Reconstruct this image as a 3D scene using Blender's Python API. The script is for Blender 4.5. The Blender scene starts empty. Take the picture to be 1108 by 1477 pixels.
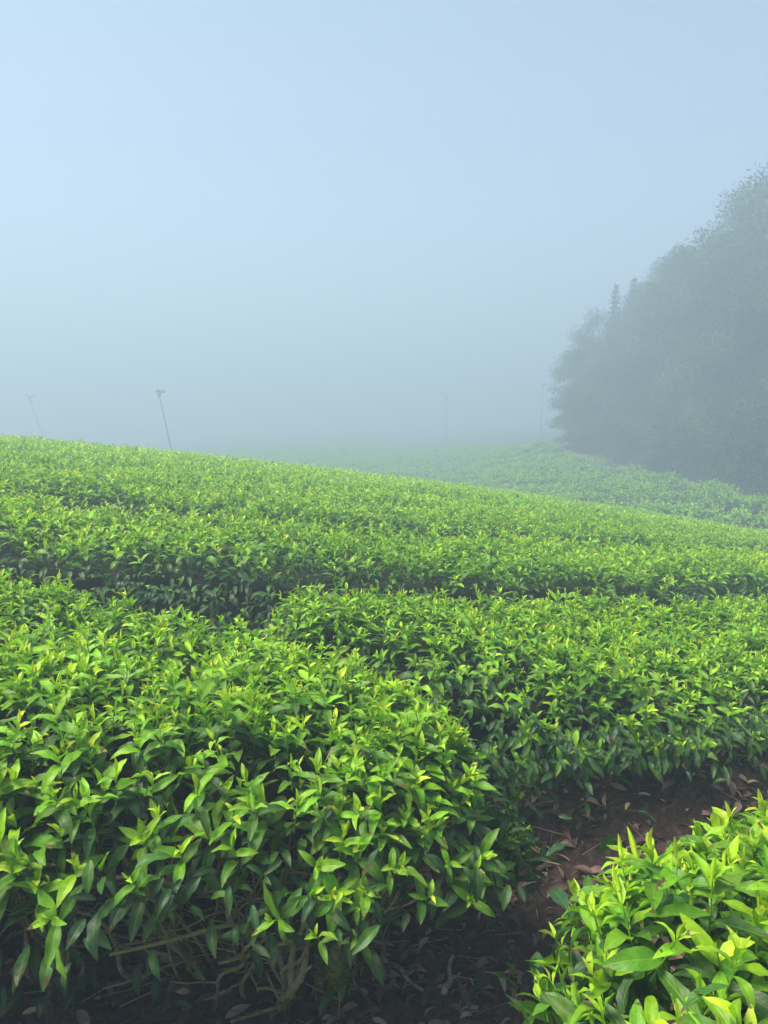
import bpy, math, random
import numpy as np
from mathutils import Vector, Matrix
rng = np.random.default_rng(11)
random.seed(5)
sc = bpy.context.scene
COL = sc.collection
R = math.radians
EYE = 1.35

# ------------------------------------------------------------------ camera
cam = bpy.data.cameras.new("camera")
cam.sensor_width = 36.0
cam.lens = 27.2
cam.clip_start = 0.02
cam.clip_end = 2000
cam_o = bpy.data.objects.new("camera", cam)
COL.objects.link(cam_o)
cam_o.location = (0, 0, EYE)
cam_o.rotation_euler = (R(90 - 7.5), 0, 0)
sc.camera = cam_o

# ------------------------------------------------------------------ sky and sun
SUN_EL, SUN_AZ = R(60), R(-100)          # azimuth from +Y towards +X
world = bpy.data.worlds.new("World")
sc.world = world
world.use_nodes = True
wt = world.node_tree
sky = wt.nodes.new('ShaderNodeTexSky')
sky.sky_type = 'NISHITA'
sky.sun_disc = False
sky.sun_elevation = SUN_EL
sky.sun_rotation = SUN_AZ
sky.altitude = 300
sky.air_density = 1.0
sky.dust_density = 1.0
sky.ozone_density = 2.0
wt.links.new(sky.outputs[0], wt.nodes['Background'].inputs[0])
wt.nodes['Background'].inputs[1].default_value = 0.06
sl = bpy.data.lights.new("sun", 'SUN')
sl.energy = 4.4
sl.angle = R(28)
sl.color = (1.0, 0.94, 0.80)
sun = bpy.data.objects.new("sun", sl)
COL.objects.link(sun)
sd = Vector((math.sin(SUN_AZ) * math.cos(SUN_EL), math.cos(SUN_AZ) * math.cos(SUN_EL), math.sin(SUN_EL)))
sun.rotation_euler = sd.to_track_quat('Z', 'Y').to_euler()

sc.view_settings.view_transform = 'Standard'
sc.view_settings.look = 'None'
sc.view_settings.gamma = 1.0
sc.view_settings.exposure = 1.62
sc.render.engine = 'CYCLES'
sc.cycles.max_bounces = 6
sc.cycles.diffuse_bounces = 3
sc.cycles.glossy_bounces = 2
sc.cycles.transmission_bounces = 3
sc.cycles.volume_bounces = 2
sc.cycles.use_denoising = True

# ------------------------------------------------------------------ small helpers
def noise2(x, y, seed=0):
    x = np.asarray(x, float); y = np.asarray(y, float)
    xi = np.floor(x).astype(np.int64); yi = np.floor(y).astype(np.int64)
    fx = x - xi; fy = y - yi
    fx = fx * fx * (3 - 2 * fx); fy = fy * fy * (3 - 2 * fy)
    def h(a, b):
        n = (a * 374761393 + b * 668265263 + seed * 1442695041) & 0x7fffffff
        n = ((n ^ (n >> 13)) * 1274126177) & 0x7fffffff
        n = n ^ (n >> 16)
        return (n & 0xffff) / 65535.0
    return ((h(xi, yi) * (1 - fx) + h(xi + 1, yi) * fx) * (1 - fy)
            + (h(xi, yi + 1) * (1 - fx) + h(xi + 1, yi + 1) * fx) * fy) * 2 - 1

def fbm(x, y, seed=0, octs=3):
    s = 0; a = 1.0
    for k in range(octs):
        s = s + a * noise2(x * 2 ** k, y * 2 ** k, seed + k * 7); a *= .5
    return s

def sstep(a, b, x):
    t = np.clip((np.asarray(x, float) - a) / (b - a), 0, 1)
    return t * t * (3 - 2 * t)

def norm(v):
    return v / np.maximum(np.linalg.norm(v, axis=-1, keepdims=True), 1e-9)

def setp(o, label=None, cat=None, group=None, kind=None):
    if label: o['label'] = label
    if cat: o['category'] = cat
    if group: o['group'] = group
    if kind: o['kind'] = kind
    return o

def empty(name, loc, label, cat, group=None, rz=0.0):
    o = bpy.data.objects.new(name, None)
    COL.objects.link(o)
    o.location = loc; o.rotation_euler = (0, 0, rz)
    o.empty_display_size = .1
    return setp(o, label, cat, group)

class Mesh:
    """collects polygons (quads/tris), per-point attributes and uvs, builds ONE mesh object"""
    def __init__(s):
        s.v = []; s.q = []; s.t = []; s.uv = []; s.age = []; s.rnd = []; s.n = 0
    def add(s, v, quads=None, tris=None, uv=None, age=None, rnd=None):
        v = np.asarray(v, float).reshape(-1, 3); m = len(v)
        s.v.append(v)
        if quads is not None and len(quads): s.q.append(np.asarray(quads, np.int64) + s.n)
        if tris is not None and len(tris): s.t.append(np.asarray(tris, np.int64) + s.n)
        s.uv.append(np.zeros((m, 2)) if uv is None else np.asarray(uv, float))
        s.age.append(np.full(m, .3) if age is None else np.broadcast_to(np.asarray(age, float), (m,)))
        s.rnd.append(np.full(m, .5) if rnd is None else np.broadcast_to(np.asarray(rnd, float), (m,)))
        s.n += m
    def build(s, name, mat, parent=None, smooth=True, attrs=True, origin=None):
        me = bpy.data.meshes.new(name)
        o = bpy.data.objects.new(name, me)
        COL.objects.link(o)
        if s.n:
            v = np.concatenate(s.v)
            org = np.zeros(3) if origin is None else np.asarray(origin, float)
            v = v - org
            q = np.concatenate(s.q) if s.q else np.zeros((0, 4), np.int64)
            t = np.concatenate(s.t) if s.t else np.zeros((0, 3), np.int64)
            loops = np.concatenate([q.ravel(), t.ravel()]).astype(np.int32)
            starts = np.concatenate([np.arange(len(q)) * 4, len(q) * 4 + np.arange(len(t)) * 3]).astype(np.int32)
            me.vertices.add(len(v)); me.vertices.foreach_set('co', v.astype(np.float32).ravel())
            me.loops.add(len(loops)); me.loops.foreach_set('vertex_index', loops)
            me.polygons.add(len(starts)); me.polygons.foreach_set('loop_start', starts)
            if smooth: me.polygons.foreach_set('use_smooth', np.ones(len(starts), bool))
            if attrs:
                uv = np.concatenate(s.uv)[loops]
                l = me.uv_layers.new(name='UVMap')
                l.data.foreach_set('uv', uv.astype(np.float32).ravel())
                a = me.attributes.new('age', 'FLOAT', 'POINT'); a.data.foreach_set('value', np.concatenate(s.age).astype(np.float32))
                a = me.attributes.new('rnd', 'FLOAT', 'POINT'); a.data.foreach_set('value', np.concatenate(s.rnd).astype(np.float32))
            me.update(calc_edges=True)
            me.validate()
            if origin is not None: o.location = origin
        me.materials.append(mat)
        if parent is not None:
            o.parent = parent
            o.matrix_parent_inverse = Matrix.LocRotScale(parent.location, parent.rotation_euler, parent.scale).inverted()
        return o

def tube(m, pts, radii, ns=7, age=.3, rnd=.5, cap=True):
    pts = np.asarray(pts, float); n = len(pts)
    radii = np.broadcast_to(np.asarray(radii, float), (n,))
    tan = norm(np.gradient(pts, axis=0))
    ref = np.array([0.31, .2, .93]) if abs(tan[0][2]) < .9 else np.array([1., .1, 0])
    rings = []
    for i in range(n):
        a = norm(np.cross(tan[i], ref)); b = np.cross(tan[i], a)
        ang = np.arange(ns) / ns * 2 * math.pi
        rings.append(pts[i] + radii[i] * (np.cos(ang)[:, None] * a + np.sin(ang)[:, None] * b))
    v = np.concatenate(rings)
    q = []
    for i in range(n - 1):
        for k in range(ns):
            q.append((i * ns + k, i * ns + (k + 1) % ns, (i + 1) * ns + (k + 1) % ns, (i + 1) * ns + k))
    tr = []
    if cap:
        v = np.concatenate([v, pts[:1], pts[-1:]])
        for k in range(ns):
            tr.append((n * ns, (k + 1) % ns, k)); tr.append((n * ns + 1, (n - 1) * ns + k, (n - 1) * ns + (k + 1) % ns))
    m.add(v, q, tr, None, age, rnd)

# ------------------------------------------------------------------ materials
def nodes(name):
    m = bpy.data.materials.new(name); m.use_nodes = True
    t = m.node_tree
    return m, t, t.nodes['Principled BSDF'], t.nodes['Material Output']

def N(t, typ, **kw):
    n = t.nodes.new(typ)
    for k, v in kw.items(): setattr(n, k, v)
    return n

def ramp(t, stops, interp='LINEAR'):
    n = t.nodes.new('ShaderNodeValToRGB')
    n.color_ramp.interpolation = interp
    e = n.color_ramp.elements
    while len(e) < len(stops): e.new(.5)
    for i, (p, c) in enumerate(stops):
        e[i].position = p; e[i].color = (*c, 1)
    return n

def leaf_material(name, stops, transl=.3, rough=.42, veins=True, spec=.5):
    m, t, bs, out = nodes(name)
    L = t.links.new
    age = N(t, 'ShaderNodeAttribute', attribute_name='age')
    rnd = N(t, 'ShaderNodeAttribute', attribute_name='rnd')
    cr = ramp(t, stops); L(age.outputs['Fac'], cr.inputs[0])
    hsv = N(t, 'ShaderNodeHueSaturation')
    mh = N(t, 'ShaderNodeMapRange'); mh.inputs[3].default_value = .482; mh.inputs[4].default_value = .512
    mv = N(t, 'ShaderNodeMapRange'); mv.inputs[3].default_value = .72; mv.inputs[4].default_value = 1.28
    mul = N(t, 'ShaderNodeMath', operation='MULTIPLY'); mul.inputs[1].default_value = 7.31
    fr = N(t, 'ShaderNodeMath', operation='FRACT')
    L(rnd.outputs['Fac'], mul.inputs[0]); L(mul.outputs[0], fr.inputs[0])
    L(fr.outputs[0], mh.inputs[0]); L(rnd.outputs['Fac'], mv.inputs[0])
    L(mh.outputs[0], hsv.inputs['Hue']); L(mv.outputs[0], hsv.inputs['Value'])
    L(cr.outputs[0], hsv.inputs['Color'])
    col = hsv.outputs[0]
    if veins:
        uv = N(t, 'ShaderNodeUVMap')
        sep = N(t, 'ShaderNodeSeparateXYZ'); L(uv.outputs[0], sep.inputs[0])
        d = N(t, 'ShaderNodeMath', operation='SUBTRACT'); d.inputs[1].default_value = .5; L(sep.outputs[0], d.inputs[0])
        ab = N(t, 'ShaderNodeMath', operation='ABSOLUTE'); L(d.outputs[0], ab.inputs[0])
        rib = N(t, 'ShaderNodeMapRange'); rib.inputs[1].default_value = .02; rib.inputs[2].default_value = .07
        rib.inputs[3].default_value = 1; rib.inputs[4].default_value = 0; L(ab.outputs[0], rib.inputs[0])
        # side veins: slanted stripes
        sl_ = N(t, 'ShaderNodeMath', operation='MULTIPLY_ADD'); sl_.inputs[1].default_value = -.55
        L(ab.outputs[0], sl_.inputs[0]); L(sep.outputs[1], sl_.inputs[2])
        fq = N(t, 'ShaderNodeMath', operation='MULTIPLY'); fq.inputs[1].default_value = 50; L(sl_.outputs[0], fq.inputs[0])
        sn = N(t, 'ShaderNodeMath', operation='SINE'); L(fq.outputs[0], sn.inputs[0])
        vn = N(t, 'ShaderNodeMapRange'); vn.inputs[1].default_value = .55; vn.inputs[2].default_value = 1
        vn.inputs[3].default_value = 0; vn.inputs[4].default_value = .35; L(sn.outputs[0], vn.inputs[0])
        mx = N(t, 'ShaderNodeMath', operation='MAXIMUM'); L(rib.outputs[0], mx.inputs[0]); L(vn.outputs[0], mx.inputs[1])
        fac = N(t, 'ShaderNodeMath', operation='MULTIPLY'); fac.inputs[1].default_value = .8; L(mx.outputs[0], fac.inputs[0])
        br = N(t, 'ShaderNodeMixRGB', blend_type='MIX'); L(fac.outputs[0], br.inputs[0]); L(col, br.inputs[1])
        lt = N(t, 'ShaderNodeMixRGB', blend_type='ADD'); lt.inputs[0].default_value = 1; lt.inputs[2].default_value = (.05, .07, .015, 1)
        L(col, lt.inputs[1]); L(lt.outputs[0], br.inputs[2])
        # mottling and a few brown tips and spots
        gp = N(t, 'ShaderNodeNewGeometry')
        nz = N(t, 'ShaderNodeTexNoise'); nz.inputs['Scale'].default_value = 110; nz.inputs['Detail'].default_value = 4
        L(gp.outputs['Position'], nz.inputs['Vector'])
        mr = N(t, 'ShaderNodeMapRange'); mr.inputs[1].default_value = .3; mr.inputs[2].default_value = .7; mr.inputs[3].default_value = .78; mr.inputs[4].default_value = 1.18
        L(nz.outputs[0], mr.inputs[0])
        mm = N(t, 'ShaderNodeVectorMath', operation='SCALE'); L(br.outputs[0], mm.inputs[0]); L(mr.outputs[0], mm.inputs['Scale'])
        ad = N(t, 'ShaderNodeMath', operation='MULTIPLY_ADD'); ad.inputs[1].default_value = .32; L(sep.outputs[1], ad.inputs[0]); L(nz.outputs[0], ad.inputs[2])
        a2 = N(t, 'ShaderNodeMath', operation='MULTIPLY_ADD'); a2.inputs[1].default_value = .28; L(fr.outputs[0], a2.inputs[0]); L(ad.outputs[0], a2.inputs[2])
        st = N(t, 'ShaderNodeMapRange'); st.inputs[1].default_value = 1.03; st.inputs[2].default_value = 1.10; L(a2.outputs[0], st.inputs[0])
        sb = N(t, 'ShaderNodeMixRGB'); sb.inputs[2].default_value = (.13, .07, .03, 1)
        L(st.outputs[0], sb.inputs[0]); L(mm.outputs[0], sb.inputs[1])
        col = sb.outputs[0]
        bp = N(t, 'ShaderNodeBump'); bp.inputs['Strength'].default_value = .35; bp.inputs['Distance'].default_value = .0015
        bp.invert = True
        L(mx.outputs[0], bp.inputs['Height']); L(bp.outputs[0], bs.inputs['Normal'])
    L(col, bs.inputs['Base Color'])
    bs.inputs['Roughness'].default_value = rough
    bs.inputs['Specular IOR Level'].default_value = spec
    tr = N(t, 'ShaderNodeBsdfTranslucent')
    g = N(t, 'ShaderNodeMixRGB', blend_type='MULTIPLY'); g.inputs[0].default_value = 1; g.inputs[2].default_value = (1.25, 1.35, .5, 1)
    L(col, g.inputs[1]); L(g.outputs[0], tr.inputs[0])
    ms = N(t, 'ShaderNodeMixShader'); ms.inputs[0].default_value = transl
    L(bs.outputs[0], ms.inputs[1]); L(tr.outputs[0], ms.inputs[2]); L(ms.outputs[0], out.inputs[0])
    return m

TEA_STOPS = [(0.0, (.11, .065, .035)), (.04, (.10, .06, .03)), (.07, (.014, .048, .020)), (.3, (.042, .125, .014)),
             (.55, (.13, .315, .010)), (.8, (.25, .50, .012)), (1.0, (.46, .60, .03))]
M_TEA = leaf_material('tea leaf', TEA_STOPS, .32, .42, spec=.33)
M_TEA_FAR = leaf_material('tea leaf small', TEA_STOPS, .30, .5, veins=False, spec=.22)
M_TREE = leaf_material('tree leaf', [(0, (.007, .022, .012)), (.5, (.020, .054, .022)), (1, (.085, .155, .045))], .1, .6, veins=False, spec=.12)
M_LITTER = leaf_material('dead leaf', [(0, (.045, .025, .018)), (.5, (.16, .092, .068)), (.85, (.40, .27, .20)), (1, (.50, .36, .16))], .05, .55, veins=False, spec=.35)

def bark_material(name, c0, c1, moss=None, scale=40):
    m, t, bs, out = nodes(name); L = t.links.new
    tc = N(t, 'ShaderNodeNewGeometry')
    nz = N(t, 'ShaderNodeTexNoise'); nz.inputs['Scale'].default_value = scale; nz.inputs['Detail'].default_value = 6
    L(tc.outputs['Position'], nz.inputs['Vector'])
    cr = ramp(t, [(.3, c0), (.7, c1)]); L(nz.outputs[0], cr.inputs[0])
    col = cr.outputs[0]
    if moss:
        n2 = N(t, 'ShaderNodeTexNoise'); n2.inputs['Scale'].default_value = scale * .35
        L(tc.outputs['Position'], n2.inputs['Vector'])
        r2 = ramp(t, [(.42, (0, 0, 0)), (.58, (1, 1, 1))]); L(n2.outputs[0], r2.inputs[0])
        mx = N(t, 'ShaderNodeMixRGB'); mx.inputs[2].default_value = (*moss, 1)
        L(r2.outputs[0], mx.inputs[0]); L(col, mx.inputs[1]); col = mx.outputs[0]
    L(col, bs.inputs['Base Color']); bs.inputs['Roughness'].default_value = .8; bs.inputs['Specular IOR Level'].default_value = .12
    bp = N(t, 'ShaderNodeBump'); bp.inputs['Strength'].default_value = .7; bp.inputs['Distance'].default_value = .004
    L(nz.outputs[0], bp.inputs['Height']); L(bp.outputs[0], bs.inputs['Normal'])
    return m

M_STEM = bark_material('tea stem bark', (.16, .125, .07), (.40, .33, .20), (.22, .25, .07), 60)
M_TWIG = bark_material('dead twig', (.16, .13, .09), (.38, .32, .23), None, 60)
M_CORE = bark_material('hedge light blocker', (.012, .014, .009), (.03, .038, .018), None, 25)  # near-black colour of the hull added inside each hedge to stop light
M_BARK = bark_material('tree bark', (.05, .04, .03), (.14, .11, .08), None, 5)
M_MOSS = bark_material('moss', (.06, .09, .02), (.20, .22, .05), None, 90)

def ground_material():
    m, t, bs, out = nodes('plantation soil'); L = t.links.new
    g = N(t, 'ShaderNodeNewGeometry')
    n1 = N(t, 'ShaderNodeTexNoise'); n1.inputs['Scale'].default_value = 45; n1.inputs['Detail'].default_value = 8; n1.inputs['Roughness'].default_value = .7
    n2 = N(t, 'ShaderNodeTexNoise'); n2.inputs['Scale'].default_value = 2.3; n2.inputs['Detail'].default_value = 5
    L(g.outputs['Position'], n1.inputs['Vector']); L(g.outputs['Position'], n2.inputs['Vector'])
    cr = ramp(t, [(.3, (.018, .012, .010)), (.52, (.060, .040, .033)), (.75, (.16, .115, .095))]); L(n1.outputs[0], cr.inputs[0])
    c2 = ramp(t, [(.3, (.75, .72, .7)), (.7, (1.25, 1.12, 1.05))]); L(n2.outputs[0], c2.inputs[0])
    mx = N(t, 'ShaderNodeMixRGB', blend_type='MULTIPLY'); mx.inputs[0].default_value = 1
    L(cr.outputs[0], mx.inputs[1]); L(c2.outputs[0], mx.inputs[2])
    L(mx.outputs[0], bs.inputs['Base Color']); bs.inputs['Roughness'].default_value = .85; bs.inputs['Specular IOR Level'].default_value = .12
    bp = N(t, 'ShaderNodeBump'); bp.inputs['Strength'].default_value = .9; bp.inputs['Distance'].default_value = .012
    L(n1.outputs[0], bp.inputs['Height']); L(bp.outputs[0], bs.inputs['Normal'])
    return m
M_SOIL = ground_material()

def track_material():
    m, t, bs, out = nodes('pale earth track'); L = t.links.new
    g = N(t, 'ShaderNodeNewGeometry')
    n1 = N(t, 'ShaderNodeTexNoise'); n1.inputs['Scale'].default_value = 3; n1.inputs['Detail'].default_value = 8
    L(g.outputs['Position'], n1.inputs['Vector'])
    cr = ramp(t, [(.35, (.075, .05, .04)), (.7, (.15, .11, .088))]); L(n1.outputs[0], cr.inputs[0])
    L(cr.outputs[0], bs.inputs['Base Color']); bs.inputs['Roughness'].default_value = .9
    bp = N(t, 'ShaderNodeBump'); bp.inputs['Strength'].default_value = .6; bp.inputs['Distance'].default_value = .05
    L(n1.outputs[0], bp.inputs['Height']); L(bp.outputs[0], bs.inputs['Normal'])
    return m
M_TRACK = track_material()

def metal(name, c, rough=.45, metallic=.6):
    m, t, bs, out = nodes(name); L = t.links.new
    g = N(t, 'ShaderNodeNewGeometry')
    n1 = N(t, 'ShaderNodeTexNoise'); n1.inputs['Scale'].default_value = 9; n1.inputs['Detail'].default_value = 5
    L(g.outputs['Position'], n1.inputs['Vector'])
    cr = ramp(t, [(.35, tuple(k * .75 for k in c)), (.7, c)]); L(n1.outputs[0], cr.inputs[0])
    L(cr.outputs[0], bs.inputs['Base Color']); bs.inputs['Roughness'].default_value = rough; bs.inputs['Metallic'].default_value = metallic
    return m
M_POLE = metal('weathered steel', (.10, .10, .10))
M_FAN = metal('grey fan paint', (.07, .075, .08), .5, .2)

# ------------------------------------------------------------------ terrain
TD = np.array([.62, -.785]); ND = np.array([.785, .62])      # along / across the far field rows
def hill_top(x, y):                # canopy level of the near hill
    return .70 - .124 * x - .0032 * x * x - .00298 * y * y
def far_top(x, y):
    xn = np.minimum(x, 0)
    return -1.40 - .0106 * np.maximum(x, 0) + (.003 + .0344 * sstep(.02, .27, x / np.maximum(y, 3)) + .017 * sstep(.27, .5, x / np.maximum(y, 3))) * np.clip(y, -20, 42) - .0015 * xn * xn
def forest_rise(x, y):
    n = x * ND[0] + y * ND[1]; t = x * TD[0] + y * TD[1]
    return np.clip(.28 * (n - 25.5), 0, 8) * sstep(-27, -20, t)
def ground(x, y):
    x = np.asarray(x, float); y = np.asarray(y, float)
    a = hill_top(x, y) - .70
    # soil heaped up along the foot of the right hand hedge
    a = a + .62 * sstep(-.1, .85, x) * np.exp(-((y - 2.25 - .35 * (x - .6)) / .75) ** 2) * (1 - sstep(2.5, 4.5, x))
    b = far_top(x, y) - .68 + forest_rise(x, y)
    k = .25
    h = np.clip(.5 + .5 * (a - b) / k, 0, 1)
    z = b * (1 - h) + a * h + k * h * (1 - h)
    return np.maximum(z, -11)
def ground_fine(x, y):
    r = np.hypot(x, y)
    near = 1 - sstep(4, 9, r)
    return ground(x, y) + near * (.022 * fbm(x * 5, y * 5, 3) + .012 * fbm(x * 22, y * 22, 9)) + (1 - near) * .03 * fbm(x * 1.1, y * 1.1, 4)

def axis_coords(c, fine, half, grow, far):
    a = [0.0]; d = fine
    while a[-1] < far:
        a.append(a[-1] + d)
        if a[-1] > half: d *= grow
    a = np.array(a)
    return c + np.concatenate([-a[:0:-1], a])
gx = axis_coords(.5, .016, 1.3, 1.035, 150)
gy = axis_coords(2.0, .016, 1.1, 1.035, 150)
X, Y = np.meshgrid(gx, gy)
Z = ground_fine(X, Y)
nx, ny = len(gx), len(gy)
ii = (np.arange(ny - 1)[:, None] * nx + np.arange(nx - 1)[None, :]).ravel()
gm = Mesh(); gm.add(np.stack([X, Y, Z], -1), np.stack([ii, ii + 1, ii + nx + 1, ii + nx], -1))
setp(gm.build('ground', M_SOIL, attrs=False), kind='structure')

def strip(name, mat, cl, width, lift, kind='structure'):
    cl = np.asarray(cl, float)
    d = np.concatenate([[0], np.cumsum(np.linalg.norm(np.diff(cl, axis=0), axis=1))])
    s = np.linspace(0, d[-1], int(d[-1] / .5) + 2)
    c = np.stack([np.interp(s, d, cl[:, 0]), np.interp(s, d, cl[:, 1])], -1)
    tn = norm(np.gradient(c, axis=0)); nn = np.stack([-tn[:, 1], tn[:, 0]], -1)
    k = 7; w = np.linspace(-.5, .5, k)
    wd = width * (1 + .25 * noise2(s * .35, s * 0, 5))
    P = c[:, None, :] + nn[:, None, :] * (w[None, :, None] * wd[:, None, None])
    Zs = ground_fine(P[..., 0], P[..., 1]) + lift
    n_ = len(s)
    i0 = (np.arange(n_ - 1)[:, None] * k + np.arange(k - 1)[None]).ravel()
    m = Mesh(); m.add(np.concatenate([P, Zs[..., None]], -1), np.stack([i0, i0 + 1, i0 + k + 1, i0 + k], -1))
    return setp(m.build(name, mat, attrs=False), kind=kind)
strip('track', M_TRACK, [(17, 4.7), (11, 10.2), (7.4, 13.7), (4.3, 16.7), (1.6, 19.5), (-5, 27)], 1.2, .05)
strip('forest_path', M_TRACK, [(10.5, 9), (10, 13), (9.7, 18), (9.6, 22), (9.5, 25.2), (9.0, 28.7), (8.4, 31.6), (7.4, 35.4), (6.2, 39)], .8, .05)

# ------------------------------------------------------------------ leaves
def leaf_proto(nl, nw, width=.36, droop=.5, fold=.35, wave=.02, twist=0.0, phase=0.0):
    t = np.linspace(0, 1, nl + 1)
    w = width * np.sin(math.pi * np.clip(t, .02, .985) ** .92) ** .72 * .5 * (1.08 - .16 * t)
    th = .25 * droop - droop * t * 1.5
    dt = 1.0 / nl
    yc = np.concatenate([[0], np.cumsum(np.cos(th[:-1]) * dt)])
    zc = np.concatenate([[0], np.cumsum(np.sin(th[:-1]) * dt)])
    s = np.linspace(-1, 1, nw + 1)
    x = s[None, :] * w[:, None]
    y = np.broadcast_to(yc[:, None], x.shape)
    z = zc[:, None] + fold * np.abs(x) + wave * np.sin(t * 13 + phase)[:, None] * s[None, :] ** 2 * np.sign(s)[None, :] * np.sin(math.pi * t)[:, None]
    a = twist * t[:, None]
    x2 = x * np.cos(a) - (z - zc[:, None]) * np.sin(a); z2 = zc[:, None] + x * np.sin(a) + (z - zc[:, None]) * np.cos(a)
    V = np.stack([x2, y, z2], -1).reshape(-1, 3)
    k = nw + 1
    i0 = (np.arange(nl)[:, None] * k + np.arange(nw)[None]).ravel()
    q = np.stack([i0, i0 + 1, i0 + k + 1, i0 + k], -1)
    uv = np.stack([np.broadcast_to((s * .5 + .5)[None], x.shape), np.broadcast_to(t[:, None], x.shape)], -1).reshape(-1, 2)
    return V, q, uv
def stem_proto():
    ang = np.arange(4) / 4 * 2 * math.pi
    ring = np.stack([np.cos(ang), ang * 0, np.sin(ang)], -1)
    V = np.concatenate([ring * .017, ring * .012 + (0, 1, 0)])
    q = [(k, (k + 1) % 4, 4 + (k + 1) % 4, 4 + k) for k in range(4)]
    return V, np.array(q), np.full((8, 2), (.25, .2))
LODS = {
    0: [leaf_proto(9, 4, w, d, f, wv, tw, ph) for w, d, f, wv, tw, ph in
        [(.30, .35, .45, .03, .1, 0), (.33, .75, .35, .035, -.2, 1), (.28, 1.0, .5, .03, .25, 2), (.31, .15, .4, .025, -.1, 3), (.35, .6, .25, .045, .3, 4), (.29, 1.3, .4, .03, -.3, 5)]],
    1: [leaf_proto(5, 2, w, d, f, 0, tw) for w, d, f, tw in [(.32, .5, .4, .1), (.36, .9, .35, -.2), (.30, .2, .5, .2), (.34, 1.2, .4, -.3)]],
    2: [leaf_proto(2, 2, w, d, f, 0, 0) for w, d, f in [(.36, .4, .45), (.40, .9, .35), (.36, .1, .5)]],
    3: [leaf_proto(2, 1, w, d, 0, 0, 0) for w, d in [(.46, .5), (.5, .9), (.46, .2)]],
    'bud': [leaf_proto(6, 4, .17, -.25, 2.2, 0, .4), leaf_proto(6, 4, .15, .3, 2.0, 0, -.5)],
    'stem': [stem_proto()],
}
def add_leaves(m, lod, P, D, Nn, Ln, age, rnd, sel=None):
    n = len(P)
    if n == 0: return
    if isinstance(lod, str) or True:
        protos = LODS[lod]
    D = norm(D); Xa = norm(np.cross(D, Nn)); Nn = np.cross(Xa, D)
    pick = rng.integers(0, len(protos), n) if sel is None else sel
    for k, (V, q, uv) in enumerate(protos):
        i = np.nonzero(pick == k)[0]
        if not len(i): continue
        W = (V[None, :, 0, None] * Xa[i][:, None] + V[None, :, 1, None] * D[i][:, None] + V[None, :, 2, None] * Nn[i][:, None]) * Ln[i][:, None, None] + P[i][:, None]
        nv = len(V)
        Q = (q[None] + (np.arange(len(i)) * nv)[:, None, None]).reshape(-1, 4)
        m.add(W.reshape(-1, 3), Q, None, np.tile(uv, (len(i), 1)), np.repeat(age[i], nv), np.repeat(rnd[i], nv))

def perp(ax):
    ref = np.where(np.abs(ax[:, 2:3]) < .9, np.array([[0, 0, 1.]]), np.array([[1., 0, 0]]))
    a = norm(np.cross(ax, ref)); return a, np.cross(ax, a)

def shoots(P, AX, size, lod, nleaf=6, old=0.0, droopy=0.0, bud=True, spread=1.0):
    """leaf arrays of tea shoots: P tip points, AX axes; returns a list of (kind, id, P, D, N, L, age, rnd)"""
    n = len(P); AX = norm(AX); a, b = perp(AX)
    az0 = rng.uniform(0, 2 * math.pi, n)
    tone = rng.normal(0, .07, n)
    out = []
    ids = np.arange(n)
    h = size * rng.uniform(.8, 1.25, n)                 # stem length
    lean = rng.normal(0, .10, (n, 3))
    for k in range(nleaf):
        f = k / max(nleaf - 1, 1)
        az = az0 + k * 2.4 + rng.normal(0, .3, n)
        el = R(60) - f * R(68) * spread + rng.normal(0, .2, n) - droopy
        hz = np.cos(az)[:, None] * a + np.sin(az)[:, None] * b
        D = np.cos(el)[:, None] * hz + np.sin(el)[:, None] * AX
        Nn = -np.sin(el)[:, None] * hz + np.cos(el)[:, None] * AX + rng.normal(0, .22, (n, 3))
        pos = P - AX * (h * (.04 + .96 * f))[:, None] + lean * (h * f)[:, None]
        ln = size * (.60 + .62 * min(1, f * 1.8)) * rng.uniform(.8, 1.2, n)
        ag = .95 - .22 * k / 1.7 if k < 3 else .60 - .30 * (k - 3) / 3
        age = np.clip(ag + tone - old + rng.normal(0, .05, n), .09, 1)
        age = np.where(rng.random(n) < (.004 if k > 1 and lod != 0 else 0), .02, age)
        keep = rng.random(n) > (.04 if k else 0)
        out.append((lod, ids[keep], pos[keep], D[keep], Nn[keep], ln[keep], age[keep], rng.random(n)[keep]))
    if bud:
        out.append(('bud', ids, P - AX * (h * .05)[:, None], norm(AX + rng.normal(0, .15, (n, 3))), a, size * rng.uniform(.4, .7, n), np.clip(.97 + tone - old, .1, 1), rng.random(n)))
        out.append(('stem', ids, P - AX * (h * 1.25)[:, None] + lean * h[:, None], norm(AX * 1.25 - lean), a, h * 1.3, np.clip(.66 + tone - old * .5, .1, 1), rng.random(n)))
    return out
def put(m, recs, mask=None):
    for lod, ids, P, D, Nn, Ln, age, rnd in recs:
        if mask is not None:
            k = mask[ids]; P, D, Nn, Ln, age, rnd = P[k], D[k], Nn[k], Ln[k], age[k], rnd[k]
        add_leaves(m, lod, P, D, Nn, Ln, age, rnd)

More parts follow.
